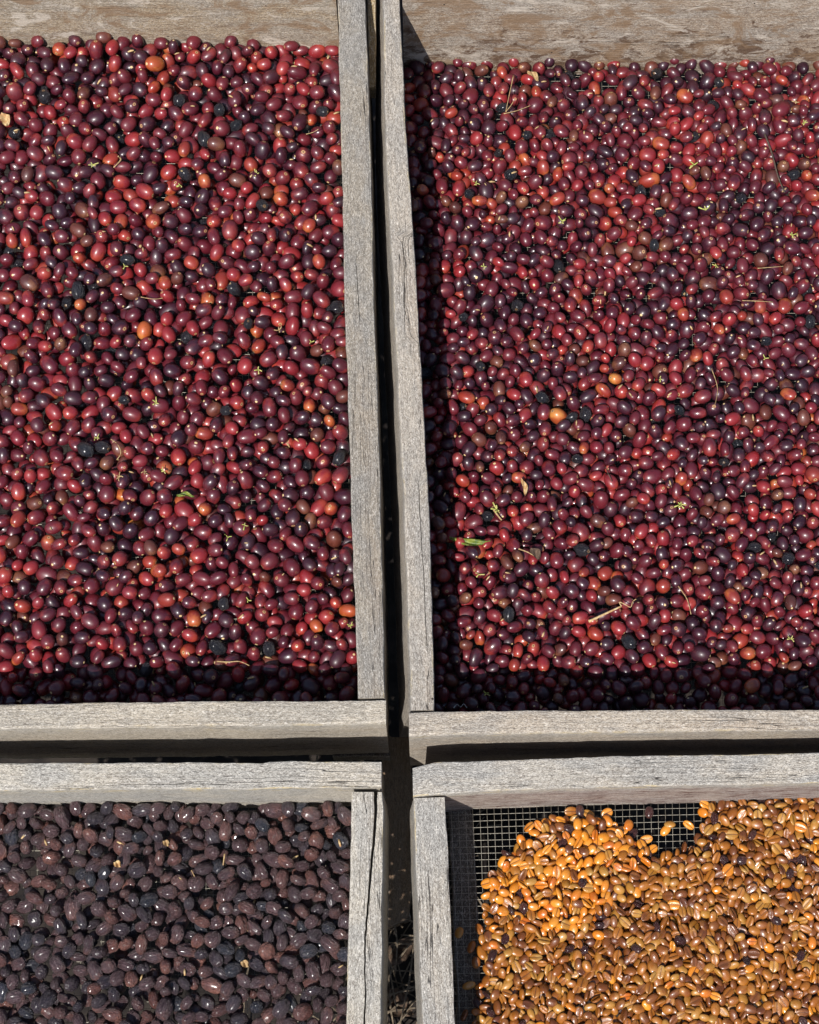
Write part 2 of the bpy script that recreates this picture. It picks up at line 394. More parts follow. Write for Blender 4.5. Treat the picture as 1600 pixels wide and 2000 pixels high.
# ------------------------------------------------------------------ trays
HB = .122
t_ul = empty('drying_tray', tuple(U(350, 700, -HB)))
tag(t_ul, 'weathered wooden mesh tray holding the plumpest red cherries, upper left of four', 'tray', 'wooden mesh-bottomed drying trays')
t_ur = empty('drying_tray', tuple(U(1200, 700, -HB - .005)))
tag(t_ur, 'weathered wooden mesh tray of smaller red and purple cherries behind a brown-stained far plank', 'tray', 'wooden mesh-bottomed drying trays')
t_ll = empty('drying_tray', tuple(U(350, 1800, -.1)))
tag(t_ll, 'silvery tray of wrinkled dark dried cherries, with a long crack in its side board', 'tray', 'wooden mesh-bottomed drying trays')
t_lr = empty('drying_tray', tuple(U(1200, 1800, -.1)))
tag(t_lr, 'silvery wooden tray of golden coffee beans with bare wire mesh along its edges', 'tray', 'wooden mesh-bottomed drying trays')

# upper left tray
board('side_board', [((657, -170), (708, -170)), ((660, 0), (713, 0)), ((667, 300), (724, 300)), ((674, 600), (731, 600)), ((684, 900), (741, 900)), ((689, 1080), (746, 1080)), ((695, 1200), (749, 1200)), ((699, 1364), (751, 1363))],
      0, HB, M['w_ul_side'], t_ul, off_b=(.002, 0), label='dull grey side board of fine even grain',
      groove=[(0, .45, 0, 0), (.47, .45, 0, 0), (.48, .42, .0003, .003), (.55, .5, .0003, .003), (.56, .5, 0, 0), (1, .6, 0, 0)])
board('near_board', [((-420, 1380), (-420, 1431)), ((0, 1376), (0, 1424)), ((300, 1370), (300, 1420)), ((560, 1368), (560, 1417)), ((754, 1367), (754, 1412))],
      .0012, HB, M['w_near_l'], t_ul, off_b=(0, -.004), label='bleached near board with a yellowish lower arris', cham=.002)
board('far_board', [((-420, -95), (-420, -18)), ((0, -90), (0, -16)), ((655, -88), (655, -16))],
      .004, HB, M['w_far_ul'], t_ul, off_b=(0, -.003), label='tan far plank above the cherries')
# upper right tray
board('side_board', [((744, -170), (775, -170)), ((748, 0), (781, 0)), ((753, 250), (793, 250)), ((765, 500), (811, 500)), ((775, 700), (822, 700)), ((784, 900), (833, 900)), ((789, 1000), (839, 1000)), ((797, 1200), (845, 1200)), ((803, 1387), (849, 1387))],
      0, HB, M['w_ur_side'], t_ur, off_a=(-.011, 0), label='pale side board with a long split and a rounded lit outer arris', cham=.0022,
      groove=[(0, .35, 0, 0), (.438, .12, 0, 0), (.44, .18, .0002, .005), (.452, .50, .0003, .006), (.53, .46, .0003, .005), (.57, .40, .0002, .003), (.575, .4, 0, 0), (.74, .6, 0, 0), (.75, .6, .0003, .003), (.93, .75, .0003, .003), (.94, .75, 0, 0), (1, .6, 0, 0)])
board('near_board', [((799, 1391), (799, 1437)), ((900, 1388), (900, 1434)), ((1200, 1386), (1200, 1430)), ((1600, 1385), (1600, 1425)), ((2000, 1382), (2000, 1422))],
      .0012, HB, M['w_near_r'], t_ur, off_a=(0, 0), off_b=(0, -.004), label='bleached near board with ochre patches at its left end', cham=.002)
board('far_board', [((786, -90), (786, -9)), ((1200, -90), (1200, -9)), ((2000, -90), (2000, -9))],
      .006, HB + .006, M['w_far_ur'], t_ur, off_b=(0, -.004), label='broad far plank speckled with dark brown stains')
# lower left tray
board('far_board', [((-420, 1495), (-420, 1549)), ((0, 1491), (0, 1544)), ((250, 1489), (250, 1542)), ((520, 1489), (520, 1541)), ((524, 1487), (524, 1541)), ((745, 1487), (745, 1537))],
      0, .1, M['w_ll'], t_ll, off_b=(0, -.001), label='silvery far board crossed by slanting saw marks', cham=.0016)
board('side_board', [((686, 1547), (746, 1547)), ((686, 1580), (748, 1580)), ((684, 1700), (748, 1700)), ((681, 1800), (746, 1800)), ((678, 1930), (745, 1930)), ((676, 2000), (744, 2000)), ((662, 2600), (738, 2600))],
      -.003, .1, M['w_ll'], t_ll, off_b=(.003, 0), label='silvery side board split by a long winding crack',
      groove=[(0, .80, .0016, .02), (.06, .75, .0012, .018), (.19, .60, .0009, .016), (.29, .5, .0007, .014), (.38, .53, .0005, .012), (.48, .51, .0008, .014), (.59, .50, .0006, .014), (.69, .39, .0012, .018), (1, .3, .0010, .016)])
# lower right tray
board('far_board', [((806, 1500), (807, 1556)), ((850, 1489), (850, 1552)), ((1000, 1484), (1000, 1543)), ((1200, 1477), (1200, 1537)), ((1400, 1474), (1400, 1533)), ((1600, 1470), (1600, 1529)), ((2000, 1462), (2000, 1520))],
      0, .09, M['w_lr_far'], t_lr, off_a=(0, 0), off_b=(0, -.002), label='silvery far board with a knot and torn reddish grain on its inner face')
board('side_board', [((808, 1559), (869, 1557)), ((811, 1650), (874, 1650)), ((817, 1800), (881, 1800)), ((825, 2000), (889, 2000)), ((850, 2600), (914, 2600))],
      -.003, .092, M['w_lr'], t_lr, off_a=(-.0045, 0), label='silvery side board with wavy grain')

# dark foot battens under the wire
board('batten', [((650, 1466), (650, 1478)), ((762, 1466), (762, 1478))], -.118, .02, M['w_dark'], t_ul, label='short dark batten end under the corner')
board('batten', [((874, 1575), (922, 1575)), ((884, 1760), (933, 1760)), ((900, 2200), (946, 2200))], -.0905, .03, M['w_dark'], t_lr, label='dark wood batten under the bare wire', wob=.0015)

def wire_mesh(tray, corners, z, pitch=.0054, rad=.00021, zl=None):
    """crossing galvanised wires inside a quad (world xy)"""
    a, b, c, d = [Vector((p.x, p.y, 0)) for p in corners]     # near-left, near-right, far-right, far-left
    parts = []
    nx = int((b - a).length / pitch); ny = int((d - a).length / pitch)
    def bow(p): return z + fbm((p.x, p.y, 3), 9) * .0015
    def wire(p, q, dz):
        k = 14; path = []
        for i in range(k + 1):
            r = p.lerp(q, i / k); path.append((r.x + fbm((r.x, r.y, 1), 40) * .0003, r.y + fbm((r.x, r.y, 4), 40) * .0003, bow(r) + dz))
        parts.append(tube(path, [rad] * (k + 1), 4))
    for i in range(nx + 1):
        wire(a.lerp(b, i / nx), d.lerp(c, i / nx), rad * .7)
    for j in range(ny + 1):
        wire(a.lerp(d, j / ny), b.lerp(c, j / ny), -rad * .7)
    V, Fc = join(parts)
    return tag(mesh_obj('wire_mesh', V, Fc, M['wire'], tray, smooth=True), kind='stuff')

# ------------------------------------------------------------------ packing
def halfplane(p, q, inside):
    """line p->q; returns (nx, ny, c) with nx*x+ny*y-c >= 0 on the inner side"""
    d = Vector((q.x - p.x, q.y - p.y)).normalized(); n = Vector((-d.y, d.x))
    c = n.x * p.x + n.y * p.y
    if n.x * inside.x + n.y * inside.y - c < 0: n = -n; c = -c
    return (n.x, n.y, c)

def pack(planes, bbox, floor, target, radius, cap, accept=None, seed=1, miss=500, steps=6, seeds=()):
    rs = np.random.RandomState(seed)
    cell = .018; grid = {}
    P = []; 
    x0, x1, y0, y1 = bbox
    PL = np.array(planes)
    dirs = np.array([(math.cos(a), math.sin(a)) for a in np.arange(8) * math.pi / 4] + [(0, 0)])
    arr = np.zeros((cap + 10, 4)); n = 0
    def near(x, y):
        out = []
        gx, gy = int(math.floor(x / cell)), int(math.floor(y / cell))
        for i in (-1, 0, 1):
            for j in (-1, 0, 1):
                out += grid.get((gx + i, gy + j), ())
        return out
    def rest(c, r, ids):
        z = np.full(len(c), floor + r)
        if ids:
            q = arr[ids]
            d2 = (c[:, None, 0] - q[None, :, 0]) ** 2 + (c[:, None, 1] - q[None, :, 1]) ** 2
            s2 = (r + q[None, :, 3]) ** 2
            zz = np.where(d2 < s2, q[None, :, 2] + np.sqrt(np.maximum(s2 - d2, 0)), -9)
            z = np.maximum(z, zz.max(1))
        bad = (c @ PL[:, :2].T - PL[:, 2][None, :] < r * .9).any(1)
        z[bad] += 1
        return z
    fails = 0
    def add(x, y, z, r):
        nonlocal n
        arr[n] = (x, y, z, r)
        grid.setdefault((int(math.floor(x / cell)), int(math.floor(y / cell))), []).append(n); n += 1
    for (x, y, r) in seeds:
        c = np.array([(x, y)]); z = rest(c, r, near(x, y))[0]; add(x, y, z, r)
    while n < cap and fails < miss:
        x = x0 + rs.rand() * (x1 - x0); y = y0 + rs.rand() * (y1 - y0)
        r = radius(rs, x, y)
        if accept and not accept(x, y): continue
        ids = near(x, y)
        step = r * .55; zc = None
        for it in range(steps):
            c = np.array((x, y)) + dirs * step
            z = rest(c, r, ids); k = int(np.argmin(z))
            if z[k] >= z[-1] - 1e-6:
                zc = z[-1]; step *= .5
                if step < r * .12: break
                continue
            x, y = c[k]; zc = z[k]
            if k < 8: ids = near(x, y)
        if zc is None or zc > .5 or zc + r > target(x, y) or (accept and not accept(x, y)):
            fails += 1; continue
        fails = 0
        add(x, y, zc, r)
    return arr[:n].copy()

def inpoly(poly):
    def f(x, y):
        c = False; j = len(poly) - 1
        for i in range(len(poly)):
            if (poly[i][1] > y) != (poly[j][1] > y) and x < (poly[j][0] - poly[i][0]) * (y - poly[i][1]) / (poly[j][1] - poly[i][1]) + poly[i][0]: c = not c
            j = i
        return c
    return f

def sphere_grid(nu, nv):
    """unit sphere with its poles on the x axis"""
    V = [(1, 0, 0)]
    for j in range(1, nv):
        t = math.pi * j / nv
        for i in range(nu):
            a = 2 * math.pi * i / nu
            V.append((math.cos(t), math.sin(t) * math.cos(a), math.sin(t) * math.sin(a)))
    V.append((-1, 0, 0)); Fc = []
    for i in range(nu): Fc.append((0, 1 + i, 1 + (i + 1) % nu))
    for j in range(nv - 2):
        for i in range(nu):
            a = 1 + j * nu + i; b = 1 + j * nu + (i + 1) % nu
            Fc.append((a, a + nu, b + nu, b))
    L = len(V) - 1; s = 1 + (nv - 2) * nu
    for i in range(nu): Fc.append((s + i, L, s + (i + 1) % nu))
    return np.array(V, dtype=float), Fc

def cherry_shape(k, nu, nv):
    S, Fc = sphere_grid(nu, nv); rs = np.random.RandomState(100 + k)
    V = S.copy()
    el = rs.uniform(1.10, 1.42); fl = rs.uniform(.84, .98); eg = rs.uniform(-.10, .10)
    sq = rs.uniform(1.0, 1.12)
    V = np.sign(V) * np.abs(V) ** (1 / sq)
    V /= np.maximum(1e-9, np.abs(V).max()) 
    V[:, 0] *= el; V[:, 2] *= fl
    V[:, 1] *= 1 + eg * S[:, 0]; V[:, 2] *= 1 + eg * S[:, 0]
    rr = np.hypot(S[:, 1], S[:, 2])
    V[:, 0] -= np.where(S[:, 0] > 0, .10 * np.exp(-(rr / .22) ** 2), 0)
    for i in range(len(V)):
        V[i] *= 1 + .035 * noise.noise(Vector(S[i]) * 1.3 + Vector((k * 3.1, 0, 0)))
    return V, S, Fc
def black_shape(k, nu, nv):
    V, S, Fc = cherry_shape(k + 40, nu, nv)
    for i in range(len(V)):
        q = Vector((S[i][0] * 1.2, S[i][1] * 2.6, S[i][2] * 2.6)) + Vector((k * 5.7, 3, 1))
        V[i] *= .90 + .16 * noise.noise(q) - .10 * abs(noise.noise(q * 1.7))
    return V, S, Fc
def dried_shape(k, nu, nv):
    V, S, Fc = cherry_shape(k + 80, nu, nv); rs = np.random.RandomState(300 + k)
    V[:, 0] *= rs.uniform(.98, 1.10); V[:, 2] *= rs.uniform(.80, .95)
    gr = rs.rand() < .6; o1 = Vector((k * 5.7, 3, 1)); o2 = Vector((k * 2.9, 11, 6))
    dent = Vector(rs.normal(size=3)).normalized(); dp = rs.uniform(.0, .35)
    for i in range(len(V)):
        s = S[i]
        n1 = noise.noise(Vector((s[0] * .7, s[1] * 1.9, s[2] * 1.9)) + o1)
        n2 = noise.noise(Vector((s[0] * 1.3, s[1] * 3.3, s[2] * 3.3)) + o2)
        f = 1.05 - .15 * math.exp(-(n1 / .075) ** 2) - .05 * math.exp(-(n2 / .09) ** 2) + .05 * noise.noise(Vector(s) * 1.1 + o2)
        if gr and s[2] > 0: f -= .20 * math.exp(-(s[1] / .15) ** 2) * (1 - s[0] ** 2)
        dd = Vector(s).dot(dent)
        if dd > .45: f -= dp * (dd - .45)
        V[i] *= f
    return V, S, Fc
def bean_shape(k, nu, nv):
    S, Fc = sphere_grid(nu, nv); rs = np.random.RandomState(500 + k)
    V = S.copy(); el = rs.uniform(1.22, 1.42); wy = rs.uniform(.90, 1.02)
    V[:, 0] = np.sign(S[:, 0]) * np.abs(S[:, 0]) ** .9 * el; V[:, 1] *= wy
    up = S[:, 2] > 0
    V[:, 2] = np.where(up, S[:, 2] * .34, S[:, 2] * .66)        # flat face up, round back down
    bend = rs.uniform(-.25, .25)
    g = np.exp(-((S[:, 1] - bend * .3 * np.sin(S[:, 0] * 3)) / .13) ** 2) * np.clip(1.15 - S[:, 0] ** 2, 0, 1)
    V[:, 2] -= np.where(up, .36 * g, 0)
    V[:, 2] += .05 * np.sin(S[:, 0] * 2 + k); V[:, 2] += .12 * bend * S[:, 0] ** 2
    V *= rs.uniform(.93, 1.03)
    return V, S, Fc

def orient(rs, kind):
    az = rs.rand() * 2 * math.pi
    if kind == 'bean':
        up = rs.rand()
        base = Matrix.Rotation(math.pi if up < .58 else 0, 3, 'X')     # 58 % lie on the flat face
        tilt = Matrix.Rotation(rs.normal() * (.42 if rs.rand() < .75 else 1.1), 3, 'X') @ Matrix.Rotation(rs.normal() * .35, 3, 'Y')
        return Matrix.Rotation(az, 3, 'Z') @ tilt @ base
    pit = rs.normal() * .5 if rs.rand() < .72 else rs.uniform(-1.5, 1.5)
    return Matrix.Rotation(az, 3, 'Z') @ Matrix.Rotation(pit, 3, 'Y') @ Matrix.Rotation(rs.rand() * 6.28, 3, 'X')

def visible_pixels(arr, boards_mask=None, s=.5):
    """how many pixels each piece of a heap shows, by a disc z-buffer"""
    px, py, dp = project(arr[:, :3]); W, H = int(1600 * s), int(2000 * s)
    buf = np.full((H, W), 1e9, dtype=np.float32); idb = np.full((H, W), -1, dtype=np.int32)
    rp = F * arr[:, 3] / dp * s; cx = px * s; cy = py * s; top = dp
    for i in range(len(arr)):
        r = rp[i]; xa, xb = int(max(0, cx[i] - r)), int(min(W, cx[i] + r + 1)); ya, yb = int(max(0, cy[i] - r)), int(min(H, cy[i] + r + 1))
        if xa >= xb or ya >= yb: continue
        yy, xx = np.mgrid[ya:yb, xa:xb]
        d2 = ((xx - cx[i]) ** 2 + (yy - cy[i]) ** 2) / (r * r)
        z = dp[i] - arr[i, 3] * np.sqrt(np.maximum(0, 1 - d2))
        sub = buf[ya:yb, xa:xb]; m = (d2 < 1) & (z < sub)
        sub[m] = z[m]; idb[ya:yb, xa:xb][m] = i
    return idb, np.bincount(idb[idb >= 0].ravel(), minlength=len(arr))

def surface_point(arr, px, py):
    qx, qy, dp = project(arr[:, :3])
    d = np.hypot(qx - px, qy - py); near = np.where(d < 26)[0]
    z = (arr[near, 2] + arr[near, 3] * .8).max() if len(near) else arr[:, 2].mean()
    return U(px, py, z)

def fill_tray(prefix, arr, shapes, mats, classes, spots, names, label_fn, group, mask_ok, kind='cherry', hi=(14, 9), grow=1.0, seed=3, stuff_name='heap', preset=None, quota=300):
    """arr: packed spheres. The 300 that show largest become things of their own, the rest one stuff object."""
    rs = np.random.RandomState(seed)
    idb, cnt = visible_pixels(arr)
    px, py, dp = project(arr[:, :3])
    n = len(arr)
    keys = list(classes.keys()); pr = np.array([classes[k] for k in keys]); pr = pr / pr.sum()
    cls = [keys[i] for i in rs.choice(len(keys), size=n, p=pr)]
    if preset: cls = list(preset)
    elif 'redorange' in classes:
        for i in range(n):
            f = field(arr[i, 0], arr[i, 1], 13, 51) + .6 * field(arr[i, 0], arr[i, 1], 32, 53)
            wgt = pr * np.array([math.exp({'red': 2.2, 'redorange': 2.2, 'orange': 2, 'dark': -1.8, 'black': -1.2}.get(q, 0) * f) for q in keys])
            cls[i] = keys[rs.choice(len(keys), p=wgt / wgt.sum())]
    vis = np.where(cnt > 25)[0]
    for (x, y, c) in spots:
        if len(vis) == 0: break
        d = np.hypot(px[vis] - x, py[vis] - y); j = vis[int(np.argmin(d))]
        if d.min() < 40: cls[j] = c; cnt[j] += 60
    ok = np.array([mask_ok(px[i], py[i]) for i in range(n)])
    order = [i for i in np.argsort(-(cnt * ok)) if cnt[i] * ok[i] > 20][:quota]
    singles = []
    chosen = set(order)
    # base meshes
    nsh = 14
    base = {}
    def get_base(shape, k, c, ms):
        key = (shape.__name__, k, c)
        if key not in base:
            V, S, Fc = shape(k, *hi)
            me = bpy.data.meshes.new(names['mesh']); me.from_pydata(V.tolist(), [], Fc)
            a = me.attributes.new('loc', 'FLOAT_VECTOR', 'POINT'); a.data.foreach_set('vector', S.astype(np.float32).ravel())
            a = me.attributes.new('rnd', 'FLOAT', 'POINT'); a.data.foreach_set('value', np.zeros(len(V), np.float32))
            me.polygons.foreach_set('use_smooth', [True] * len(me.polygons)); me.materials.append(ms[c]); me.update()
            base[key] = me
        return base[key]
    shape_cache = {}
    VV = []; LL = []; RR = []; FF = []; MI = []; off = 0
    mat_idx = {k: i for i, k in enumerate(mats)}
    for i in range(n):
        shp = shapes.get(cls[i], shapes['default'])
        k = rs.randint(nsh); Rm = orient(rs, kind)
        r = arr[i, 3] * grow
        s3 = (r * rs.uniform(.95, 1.06), r * rs.uniform(.95, 1.05), r * rs.uniform(.93, 1.05))
        if i in chosen:
            me = get_base(shp, k, cls[i], mats)
            nm, cat = names.get(cls[i], names['default'])
            o = bpy.data.objects.new(nm, me); COL.objects.link(o)
            o.matrix_world = Matrix.Translation(arr[i, :3]) @ Rm.to_4x4() @ Matrix.Diagonal((*s3, 1))
            o['label'] = label_fn(cls[i], px[i], py[i], arr[i], Rm); o['category'] = cat; o['group'] = group; singles.append((o, px[i]))
        else:
            lod = hi if cnt[i] > 12 else (10, 6)
            if cnt[i] == 0 and -40 < px[i] < 1640 and -40 < py[i] < 2040: lod = (8, 5)
            key = (shp.__name__, k, lod)
            if key not in shape_cache:
                V, S, Fc = shp(k, *lod)
                lens = np.array([len(f) for f in Fc]); flat = np.array([v for f in Fc for v in f])
                shape_cache[key] = (V, S, lens, flat)
            V, S, lens, flat = shape_cache[key]
            W = (V * np.array(s3)) @ np.array(Rm).T + arr[i, :3]
            VV.append(W); LL.append(S); RR.append(np.full(len(V), rs.rand())); FF.append((lens, flat + off)); off += len(V)
            MI.append(np.full(len(lens), mat_idx[cls[i]]))
    rank_shared(singles)
    V = np.concatenate(VV); lens = np.concatenate([f[0] for f in FF]); flat = np.concatenate([f[1] for f in FF])
    me = bpy.data.meshes.new(stuff_name)
    me.vertices.add(len(V)); me.vertices.foreach_set('co', V.astype(np.float32).ravel())
    me.loops.add(len(flat)); me.loops.foreach_set('vertex_index', flat.astype(np.int32))
    me.polygons.add(len(lens)); st = np.concatenate([[0], np.cumsum(lens)[:-1]])
    me.polygons.foreach_set('loop_start', st.astype(np.int32)); me.polygons.foreach_set('loop_total', lens.astype(np.int32))
    for k_ in mats: me.materials.append(mats[k_])
    me.polygons.foreach_set('material_index', np.concatenate(MI).astype(np.int32))
    me.polygons.foreach_set('use_smooth', np.ones(len(lens), dtype=bool))
    a = me.attributes.new('loc', 'FLOAT_VECTOR', 'POINT'); a.data.foreach_set('vector', np.concatenate(LL).astype(np.float32).ravel())
    a = me.attributes.new('rnd', 'FLOAT', 'POINT'); a.data.foreach_set('value', np.concatenate(RR).astype(np.float32))
    me.update(calc_edges=True); me.validate()
    o = bpy.data.objects.new(stuff_name, me); COL.objects.link(o)
    print(stuff_name, 'pieces', n, 'shown', int((cnt > 0).sum()), 'single', len(order), 'tris', int((lens - 2).sum()))
    return o

def field(x, y, s, sd): return noise.noise(Vector((x * s, y * s, sd)))

# region borders
def region(left, right, far, near):
    """each border a pair of pixels at the height of the board tops"""
    pts = {}
    ins = Vector((0, 0, 0))
    allp = [U(*p) for b in (left, right, far, near) for p in b]
    for p in allp: ins += p / len(allp)
    pl = [halfplane(U(*b[0]), U(*b[1]), ins) for b in (left, right, far, near)]
    xs = [p.x for p in allp]; ys = [p.y for p in allp]
    return pl, (min(xs), max(xs), min(ys), max(ys))
def crossing(p1, p2):
    a = np.array([p1[:2], p2[:2]]); b = np.array([p1[2], p2[2]]); s = np.linalg.solve(a, b)
    return Vector((s[0], s[1], 0))

PL_UL, BB_UL = region(((-170, 0), (-170, 1380)), ((660, 0), (699, 1367)), ((0, -16), (660, -16)), ((0, 1377), (752, 1367)))
PL_UR, BB_UR = region(((781, 0), (849, 1387)), ((1770, 0), (1770, 1386)), ((783, -9), (1600, -9)), ((800, 1391), (1600, 1385)))
PL_LL, BB_LL = region(((-170, 1540), (-150, 2400)), ((685, 1547), (677, 2000)), ((0, 1544), (745, 1538)), ((-100, 2330), (700, 2330)))
PL_LR, BB_LR = region(((870, 1557), (889, 2000)), ((1770, 1540), (1770, 2100)), ((808, 1555), (1600, 1529)), ((870, 2330), (1600, 2330)))
FLOOR = {'ul': -.104, 'ur': -.112, 'll': -.092, 'lr': -.084}
for tr, pl, z in ((t_ul, PL_UL, FLOOR['ul']), (t_ur, PL_UR, FLOOR['ur']), (t_ll, PL_LL, FLOOR['ll']), (t_lr, PL_LR, FLOOR['lr'])):
    l, r, f, nr = pl
    wire_mesh(tr, (crossing(nr, l), crossing(nr, r), crossing(f, r), crossing(f, l)), z - .0006)

# ---- upper left: large fresh cherries
YF = U(300, 0).y; YN = U(300, 1370).y
def rad_ul(rs, x, y):
    t = (y - YN) / (YF - YN)
    return float(np.clip(rs.normal(.00690, .00060), .0052, .0083)) * (1 + .07 * (t - .5))
X1 = U(250, 100, -.08).x; X2 = U(650, 100, -.08).x
def tgt_ul(x, y):
    t = (y - YN) / (YF - YN)
    return FLOOR['ul'] + .0345 + (.007 - .010 * max(0, min(1, (x - X1) / (X2 - X1)))) * max(0, t - .8) / .2 + .006 * field(x, y, 26, 78) * (t > .86) + .0055 * field(x, y, 11, 2) + .0055 * field(x, y, 42, 5)
A_UL = pack(PL_UL, BB_UL, FLOOR['ul'], tgt_ul, rad_ul, 5200, seed=5, miss=260, steps=3)
def rad_ur(rs, x, y):
    t = (y - YN) / (YF - YN)
    return float(np.clip(rs.normal(.00628, .00068), .0046, .0082)) * (1 + .04 * (t - .5))
def tgt_ur(x, y):
    t = (y - YN) / (YF - YN)
    return FLOOR['ur'] + max(.0185, .032 - .020 * max(0, t - .88) / .12 + .006 * field(x, y, 26, 77) * (t > .86) + .0045 * field(x, y, 11, 12) + .0045 * field(x, y, 45, 15))
A_UR = pack(PL_UR, BB_UR, FLOOR['ur'], tgt_ur, rad_ur, 7000, seed=6, miss=260, steps=3)
def rad_ll(rs, x, y): return float(np.clip(rs.normal(.0060, .00062), .0045, .0077))
def tgt_ll(x, y): return FLOOR['ll'] + .0245 + .007 * field(x, y, 14, 22) + .006 * field(x, y, 48, 25) + .010 * max(0., (y - U(300, 1640).y) / .04) 
A_LL = pack(PL_LL, BB_LL, FLOOR['ll'], tgt_ll, rad_ll, 4000, seed=7, miss=150, steps=3)
poly = [U(x, y, FLOOR['lr'] + .006) for x, y in ((905, 2400), (925, 2000), (938, 1900), (928, 1838), (945, 1800), (950, 1735), (975, 1680), (1000, 1650), (1040, 1640), (1055, 1606), (1100, 1592),
        (1130, 1583), (1165, 1592), (1205, 1606), (1245, 1640), (1290, 1662), (1330, 1662), (1372, 1630), (1378, 1582), (1400, 1560), (1800, 1540), (1800, 2400))]
_pin = inpoly([(p.x, p.y) for p in poly])
def pin(x, y): return _pin(x + .006 * field(x, y, 70, 61) + .005 * field(x, y, 180, 63), y + .006 * field(x, y, 70, 62) + .005 * field(x, y, 180, 64))
def rad_lr(rs, x, y): return float(np.clip(rs.normal(.00345, .0003), .0027, .0044))
HILL = [(U(1150, 1680).x, U(1150, 1680).y, .05), (U(1500, 1720).x, U(1500, 1720).y, .11), (U(1400, 1900).x, U(1400, 1900).y, .12)]
PE = np.array([(p.x, p.y) for p in poly])
def edge_dist(x, y):
    a = PE; b = np.roll(PE, -1, 0); d = b - a; t = np.clip((((x, y) - a) * d).sum(1) / (d * d).sum(1), 0, 1)
    return float(np.sqrt((((a + d * t[:, None]) - (x, y)) ** 2).sum(1).min()))
def tgt_lr(x, y): return FLOOR['lr'] + .0075 + min(.0065, edge_dist(x, y) * .45) + .004 * field(x, y, 22, 32) + sum(.005 * math.exp(-((x - a) ** 2 + (y - b) ** 2) / (2 * (s * .5) ** 2)) for a, b, s in HILL)
LONE = [(1052, 1613), (1300, 1622), (1307, 1612), (1268, 1587), (897, 1822), (906, 1983), (963, 1711), (936, 1815), (1133, 1585), (1083, 1600), (1150, 1590), (1228, 1612), (1262, 1640), (1345, 1612), (1186, 1588), (1018, 1642), (990, 1668), (1378, 1572), (1390, 1590), (1364, 1640), (921, 1850), (916, 1925), (930, 1880)]
A_LR = pack(PL_LR, BB_LR, FLOOR['lr'], tgt_lr, rad_lr, 9000, accept=pin, seed=8, miss=200,
            seeds=[(U(x, y, FLOOR['lr'] + .003).x, U(x, y, FLOOR['lr'] + .003).y, .0035) for x, y in LONE])

# ------------------------------------------------------------------ labels
CN = {'maroon': 'deep maroon', 'dark': 'dark purple', 'red': 'bright red', 'redorange': 'orange-red', 'orange': 'orange', 'brown': 'brownish red', 'black': 'shrivelled black'}
def pick(v, table):
    for lim, wd in table:
        if v < lim: return wd
def upper_zone(px, py, left):
    v = pick(py, ((190, 'against far plank'), (380, 'below far plank'), (620, 'in farther half'), (850, 'at mid tray'), (1080, 'in nearer half'), (1290, 'toward near board'), (9999, 'in near shade')))
    if left: h = pick(px, ((110, 'at left edge'), (260, 'far left'), (400, 'around middle'), (590, 'right of middle'), (9999, 'beside side board')))
    else: h = pick(px, ((890 + .02 * py, 'in side shade'), (1080, 'left part'), (1260, 'around middle'), (1450, 'right part'), (9999, 'at right edge')))
    return v, h
def size_word(r, lo, hi): return 'small ' if r < lo else ('large ' if r > hi else '')
def pose_word(Rm): return 'upright ' if abs((Rm @ Vector((1, 0, 0))).z) > .75 else ''
def lab_ul(c, px, py, a, Rm):
    v, h = upper_zone(px, py, True)
    return f"{size_word(a[3], .0062, .0074)}{pose_word(Rm)}{CN[c]} cherry {v}, {h}, upper left"
def lab_ur(c, px, py, a, Rm):
    v, h = upper_zone(px, py, False)
    return f"{size_word(a[3], .0055, .0067)}{pose_word(Rm)}{CN[c]} cherry {v}, {h}, upper right"
DN = {'brown': 'dull brown', 'dark': 'plum-brown', 'rust': 'rust brown', 'black': 'blue-black'}
def low_zone(px, py, left):
    v = pick(py, ((1640, 'below far board'), (1740, 'in farther half'), (1840, 'at mid tray'), (1930, 'in nearer half'), (9999, 'in nearest rows')))
    if left: h = pick(px, ((110, 'at left edge'), (240, 'far left'), (400, 'around middle'), (580, 'right of middle'), (9999, 'beside cracked board')))
    else: h = pick(px, ((1010, 'along bare wire'), (1150, 'left part'), (1300, 'around middle'), (1470, 'right part'), (9999, 'at right edge')))
    return v, h
def lab_ll(c, px, py, a, Rm):
    v, h = low_zone(px, py, True)
    return f"{size_word(a[3], .0053, .0067)}{pose_word(Rm)}{DN[c]} dried cherry {v}, {h}"
BNN = {'amber': 'amber-brown', 'orange': 'bright orange', 'straw': 'pale straw', 'brown': 'reddish-brown', 'dark': 'dark-skinned'}
def lab_lr(c, px, py, a, Rm):
    v, h = low_zone(px, py, False)
    face = 'flat side up' if (Rm @ Vector((0, 0, 1))).z > .3 else 'rounded side up'
    return f"{size_word(a[3], .0033, .0039)}{BNN[c]} bean {face} {v}, {h}"
ORD = ['leftmost', 'second from left', 'third from left', 'fourth from left', 'fifth from left', 'sixth from left', 'seventh from left', 'eighth from left', 'ninth from left', 'tenth from left']
def rank_shared(objs):
    by = {}
    for o, x in objs: by.setdefault(o['label'], []).append((x, o))
    for lb, q in by.items():
        if len(q) < 2: continue
        q.sort(key=lambda t: t[0])
        for i, (x, o) in enumerate(q):
            if i == len(q) - 1: o['label'] = 'rightmost ' + lb
            elif i < len(ORD): o['label'] = ORD[i] + ' ' + lb

